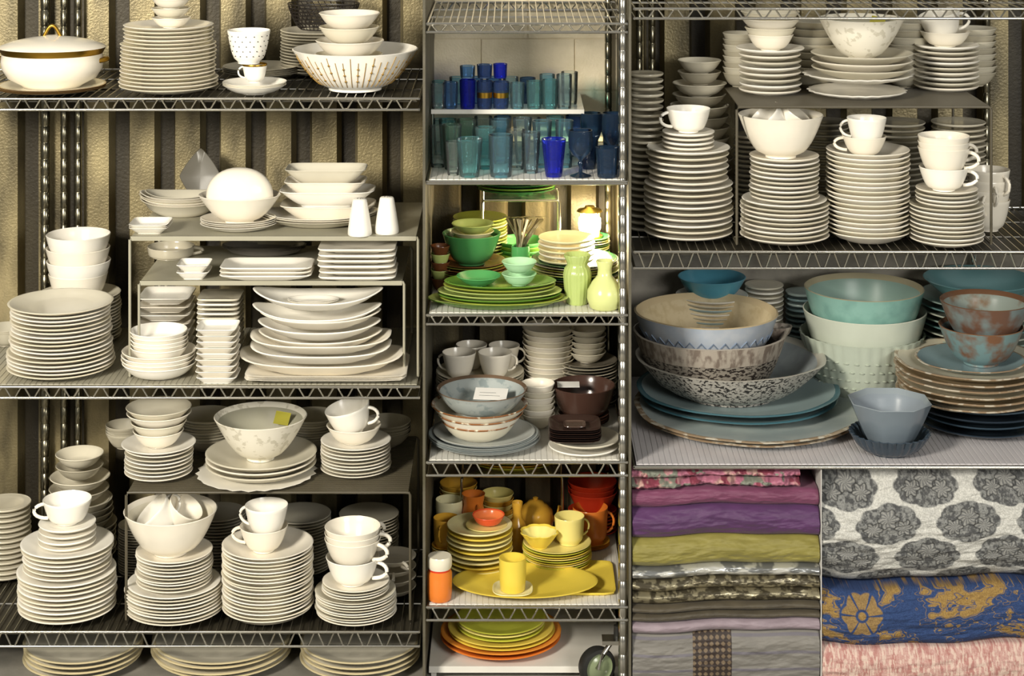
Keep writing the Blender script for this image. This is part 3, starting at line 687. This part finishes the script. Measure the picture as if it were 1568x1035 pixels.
s=slot(1170,428,560,60,zm,Y=425); stack('white_plate_stack',s,[(22,1)],[W3,W4])
s=slot(1228,440,560,52,zm,Y=436); stack('blue_plate_stack',s,[(18,1)],[c('#86a0a6'),c('#adbfbe')])
s=slot(1500,428,560,186,zm,Y=362); s=stack('teal_platter_stack',s,[(16,1)],[c('#a8bdb4'),c('#cfd3c4'),c('#6f9698')],hp=14)
s=on(s,405,170,px=1500); bowl('teal_serving_bowl',s,c('#6a979c'),e=.6)
s=slot(1420,440,560,48,zm,Y=434); stack('small_plate_stack',s,[(20,1)],[W3,W5])
posts([1600],[462],352,640,r=6)
CL=None
# ============================================================ TEXTILES
rng=np.random.RandomState(3); GRD=rng.rand(256,256)
def fn(x,y):
    xi=np.floor(x).astype(int); yi=np.floor(y).astype(int); fx=x-xi; fy=y-yi
    fx=fx*fx*(3-2*fx); fy=fy*fy*(3-2*fy); g=lambda a,b:GRD[a%256,b%256]
    return (g(xi,yi)*(1-fx)+g(xi+1,yi)*fx)*(1-fy)+(g(xi,yi+1)*(1-fx)+g(xi+1,yi+1)*fx)*fy
def fbm(x,y): return .5*fn(x,y)+.3*fn(x*2.1+7,y*2.1+3)+.2*fn(x*4.3+1,y*4.3+9)
def clothmat(name,rough,sheen=.1,ws=900,bs=.25,met=0):
    m,N,L,p=newmat(name); at=N.new('ShaderNodeAttribute'); at.attribute_name='Col'
    L.new(at.outputs['Color'],p.inputs['Base Color']); p.inputs['Roughness'].default_value=rough; p.inputs['Metallic'].default_value=met
    try: p.inputs['Sheen Weight'].default_value=sheen
    except Exception: pass
    tc=N.new('ShaderNodeTexCoord'); nz=N.new('ShaderNodeTexNoise'); nz.inputs['Scale'].default_value=ws; nz.inputs['Detail'].default_value=2
    L.new(tc.outputs['Object'],nz.inputs['Vector']); bp=N.new('ShaderNodeBump'); bp.inputs['Strength'].default_value=bs; bp.inputs['Distance'].default_value=.002
    L.new(nz.outputs['Fac'],bp.inputs['Height']); L.new(bp.outputs['Normal'],p.inputs['Normal']); return m
CM=clothmat('woven_cotton',.6); CS=clothmat('satin_cloth',.28,0,500,.1,.6); CW=clothmat('coarse_weave',.9,0,420,.7)
def cloth(name,x0,x1,r0,r1,colfn,mat,n=1,b=18,amp=2,nx=200,nf=50,Y0=6,depth=300,sag=1.0,seed=0,wr=.012):
    z1=1060-r0; z0=1060-r1; nb=10
    xs=np.linspace(x0,x1,nx); 
    prof=[]
    for i in range(nb): prof.append((Y0+b+(depth-b)*(1-i/nb),z1,-(depth-b)*(1-i/nb)))
    for i in range(nf+1):
        u=i/nf; prof.append((Y0+b*(1-abs(math.sin(n*math.pi*u))**.5 if 0<u<1 else 1),z1-(z1-z0)*u,(z1-z0)*u))
    for i in range(1,nb+1): prof.append((Y0+b+(depth-b)*(i/nb),z0,(z1-z0)+(depth-b)*(i/nb)))
    P=np.array(prof); nt=len(P)
    X,T=np.meshgrid(xs,np.arange(nt)); Y=P[:,0][T.astype(int)]; Z=P[:,1][T.astype(int)]; V=P[:,2][T.astype(int)]
    wave=sag*(3*np.sin(X*.017+Z*.004)+1.5*np.sin(X*.041+1))
    wave*=np.clip(Z/60,0,1)*np.clip((340-Z)/30,0,1)
    disp=(fbm(X*wr+seed*13,V*.05+seed*7)-.5)*2*amp+(fbm(X*wr*4+V*.03+seed*3,V*.16+seed*5)-.5)*amp*.6
    edge=np.clip(1-np.abs(V-(z1-z0)/2)/((z1-z0)/2+1),0,1)
    Yd=Y-disp*2*np.clip(edge*3,.2,1)+amp*1.2; Zd=Z+wave+disp*.5*edge
    C=colfn(X,V,(z1-z0)); 
    verts=np.stack([X,Yd,Zd],-1).reshape(-1,3); verts[:,0]-=784; verts*=S
    idx=np.arange(nt*nx).reshape(nt,nx)
    F=np.stack([idx[:-1,:-1],idx[1:,:-1],idx[1:,1:],idx[:-1,1:]],-1).reshape(-1,4).tolist()
    for col in (0,nx-1):
        c_=list(idx[:,col]); 
        for i in range(len(c_)//2):
            a,b_=c_[i],c_[i+1]; d_,e_=c_[-1-i],c_[-2-i]
            if len({a,b_,e_,d_})==4: F.append([a,d_,e_,b_] if col==0 else [a,b_,e_,d_])
    me=bpy.data.meshes.new(name); me.from_pydata(verts.tolist(),[],F)
    me.polygons.foreach_set('use_smooth',[True]*len(me.polygons))
    ca=me.color_attributes.new('Col','FLOAT_COLOR','POINT')
    arr=np.ones((nt*nx,4)); arr[:,:3]=C.reshape(-1,3); ca.data.foreach_set('color',arr.ravel())
    me.materials.append(mat); me.update()
    o=bpy.data.objects.new(name,me); sc.collection.objects.link(o); return o
def L3(h): return np.array(lin(h)[:3])
def mixc(a,b,f): return a[None,None,:]*(1-f[...,None])+b[None,None,:]*f[...,None] if a.ndim==1 else a*(1-f[...,None])+b[None,None,:]*f[...,None]
def plain(h,h2=None,sx=.03,sy=.1):
    a=L3(h); b=L3(h2) if h2 else a*.85
    return lambda X,V,T: mixc(a,b,fbm(X*sx,V*sy))
sm=lambda e0,e1,x:(lambda t:t*t*(3-2*t))(np.clip((x-e0)/(e1-e0),0,1))
def floralpink(X,V,T):
    c=mixc(L3('#a4647a'),L3('#b9958c'),sm(.42,.58,fbm(X*.025,V*.04))); c=mixc(c,L3('#7c3446'),sm(.57,.62,fbm(X*.045+9,V*.06+4)))
    c=mixc(c,L3('#74786c'),sm(.6,.64,fbm(X*.04+40,V*.06))); return c
def brocade(X,V,T):
    return mixc(L3('#544e3f'),L3('#9a9278'),sm(.44,.6,fbm(X*.12,V*.2)))
def greyband(X,V,T):
    c=mixc(L3('#65625d'),L3('#7e7b75'),fbm(X*.02,V*.08))
    c=mixc(c,L3('#504c64'),sm(0,.1,np.sin(V*.25)-.8)*.5)
    m=((X>1062)&(X<1122)).astype(float); pat=sm(.1,.3,np.sin((X+V)*.35)*np.sin((X-V)*.35)); r=mixc(L3('#2a1e19'),L3('#6c5c48'),pat)
    return c*(1-m[...,None])+r*m[...,None]
def silver(X,V,T): return mixc(L3('#d6d6d0'),L3('#868888'),sm(.48,.6,fbm(X*.05,V*.14)))
A0,A1=969,1257
cloth('purple_fabric_folded',A0,A1,783,829,plain('#562f5e','#42254b'),CM,b=20,amp=3,seed=1)
cloth('mauve_fabric_folded',A0,A1,757,783,plain('#783f5d','#5f2f49'),CM,b=16,amp=3,seed=2,Y0=12)
cloth('pink_floral_fabric_folded',A0,A1-28,726,757,floralpink,CM,n=2,b=24,amp=6,seed=3,Y0=14,wr=.06,nf=90)
cloth('olive_yellow_fabric_folded',A0,A1,829,873,plain('#8c8440','#716a30'),CM,b=20,amp=3,seed=4)
cloth('silver_satin_fabric_folded',A0,A1,873,890,silver,CS,b=14,amp=3,seed=5)
cloth('taupe_brocade_fabric_folded',A0,A1,890,929,brocade,CS,n=2,b=16,amp=3,seed=6)
cloth('brown_fabric_folded',A0,A1,929,955,plain('#544c3b','#352f25'),CM,n=2,b=14,amp=2,seed=7)
cloth('lilac_fabric_folded',A0,A1,955,974,plain('#9a8c94','#786a72'),CM,b=14,amp=2,seed=8)
cloth('grey_fabric_folded',A0,A1,974,1058,greyband,CM,n=1,b=14,amp=2.5,seed=9,nx=300,nf=90)
def damask(X,V,T):
    px,py=124.,104.
    x=(X-1300)/px; y=(V-30)/py
    wob=.03*(fbm(X*.05,V*.05)-.5); x=x+wob; y=y+wob
    best=np.full(X.shape,9.); lx=np.zeros_like(X); ly=np.zeros_like(X)
    for ox,oy in ((0,0),(.5,.5)):
        dx=(x-ox)-np.round(x-ox); dy=(y-oy)-np.round(y-oy); d=np.sqrt((dx*.86)**2+(dy*1.2)**2)
        k=d<best; best=np.where(k,d,best); lx=np.where(k,dx,lx); ly=np.where(k,dy,ly)
    th=np.arctan2(ly*1.2,lx*.86); lob=.318+.035*np.abs(np.cos(4*th))
    inside=1-sm(lob-.012,lob+.012,best)
    dark=L3('#4a4b4c'); lt=L3('#cfcec8'); mid=L3('#80817f')
    tex=fbm(X*.5,V*.5)
    c=mixc(lt,L3('#a5a5a0'),tex)
    inner=mixc(dark,mid,sm(.35,.65,fbm(X*.22,V*.22)))
    for ax,ay,rr in ((0,-.08,.12),(-.19,.05,.10),(.19,.05,.10)):
        ddx=lx-ax; ddy=(ly-ay); dd=np.sqrt(ddx**2+ddy**2); aa=np.arctan2(ddy,ddx)
        fl=rr+.02*np.cos(6*aa); pe=1-sm(fl-.006,fl+.006,dd)
        pc=mixc(L3('#5e5f60'),L3('#8c8c88'),.5+.5*np.cos(12*aa+dd*60))
        inner=inner*(1-pe[...,None])+pc*pe[...,None]
        ed=1-sm(.006,.014,np.abs(dd-fl)); inner=inner*(1-ed[...,None]*.6)
    c=c*(1-inside[...,None])+inner*inside[...,None]
    return c*(.78+.44*fn(X*.9,V*.9))[...,None]
def bluegold(X,V,T):
    c=mixc(L3('#1b2f58'),L3('#2d4674'),fn(X*.9,V*1.3))
    wx=X+20*(fbm(X*.03,V*.06)-.5); n1=fbm(wx*.032+3.3,V*.06+1.2)
    g=sm(.53,.56,n1); vein=1-sm(.008,.02,np.abs(n1-.6)); g=g*(1-vein*.8)
    g=np.maximum(g,(1-sm(.005,.012,np.abs(n1-.43)))*.8)
    gold=mixc(L3('#7a5e32'),L3('#9c8048'),fn(X*.8,V))
    for fx,fy in ((1322,32),):
        dx=X-fx; dy=V-fy; d=np.sqrt(dx*dx+dy*dy); a=np.arctan2(dy,dx)
        rim=26+5*np.abs(np.cos(3*a)); g=g*sm(0,3,d-rim-3)
        pet=(1-sm(0,2,d-rim))*sm(9,11,d)*sm(.12,.25,np.abs(np.cos(3*a+1.57)))
        g=np.maximum(g,pet*.9); g=np.maximum(g,1-sm(5,7,d))
    return c*(1-g[...,None])+gold*g[...,None]
def pinkw(X,V,T):
    c=mixc(L3('#b0807a'),L3('#c9aaa0'),fn(X*1.2,V*1.6)); c=mixc(c,L3('#98524e'),sm(.5,.62,fbm(X*.25,V*.06))*.5)
    return mixc(c,L3('#dccabb'),sm(.56,.62,fn(X*.6+5,V*.15))*.6)
B0,B1=1260.5,1620
cloth('pink_woven_fabric_folded',B0,B1,996,1058,pinkw,CW,b=14,amp=2,nx=350,nf=60,seed=12)
cloth('blue_gold_floral_fabric_folded',B0,B1,910,996,bluegold,CW,n=1,b=26,amp=3,nx=600,nf=180,seed=13,sag=1.6)
cloth('grey_damask_fabric_folded',B0,B1,724,910,damask,CW,n=1,b=70,amp=3,nx=640,nf=380,seed=14,sag=1.2)
boxobj('textile_divider_panel',1258.2,1259.6,8,470,0,338,WB)
boxobj('textile_shelf_base',967,1860,4,475,.2,1.2,WB)
# ============================================================ lights / camera
def area(name,loc,tgt,sx,sy,e,col):
    l=bpy.data.lights.new(name,'AREA'); l.shape='RECTANGLE'; l.size=sx; l.size_y=sy; l.energy=e; l.color=col
    o=bpy.data.objects.new(name,l); o.location=loc; o.rotation_euler=(Vector(tgt)-Vector(loc)).to_track_quat('-Z','Y').to_euler(); sc.collection.objects.link(o)
area('key_light',(-2.6,-4.0,2.8),(-.2,.2,1.0),.9,.8,330,(1,.93,.80))
area('fill_light',(2.6,-4.6,2.5),(.4,.2,.9),1.8,1.2,135,(1,.97,.90))
pl=bpy.data.lights.new('lantern_light','POINT'); pl.energy=12; pl.color=(1,.8,.48); pl.shadow_soft_size=.02
po=bpy.data.objects.new('lantern_light',pl); po.location=((lx-784)*S,(lant_Y-38)*S,(lz+26)*S); sc.collection.objects.link(po)
w=bpy.data.worlds.new('World'); sc.world=w; w.use_nodes=True
nt=w.node_tree; bg=nt.nodes['Background']; tc=nt.nodes.new('ShaderNodeTexCoord'); sx=nt.nodes.new('ShaderNodeSeparateXYZ'); rp=nt.nodes.new('ShaderNodeValToRGB')
nt.links.new(tc.outputs['Generated'],sx.inputs[0]); nt.links.new(sx.outputs['Z'],rp.inputs['Fac']); nt.links.new(rp.outputs['Color'],bg.inputs['Color'])
rp.color_ramp.elements[0].color=(.35,.335,.29,1); rp.color_ramp.elements[1].color=(1,.97,.9,1); bg.inputs['Strength'].default_value=.44
cd=bpy.data.cameras.new('Camera'); cd.sensor_width=36; cd.lens=36*D/1568; cd.shift_y=-817.5/1568; cd.clip_end=100
co=bpy.data.objects.new('Camera',cd); co.location=(0,-D*S,HZ*S); co.rotation_euler=(math.pi/2,0,0); sc.collection.objects.link(co); sc.camera=co
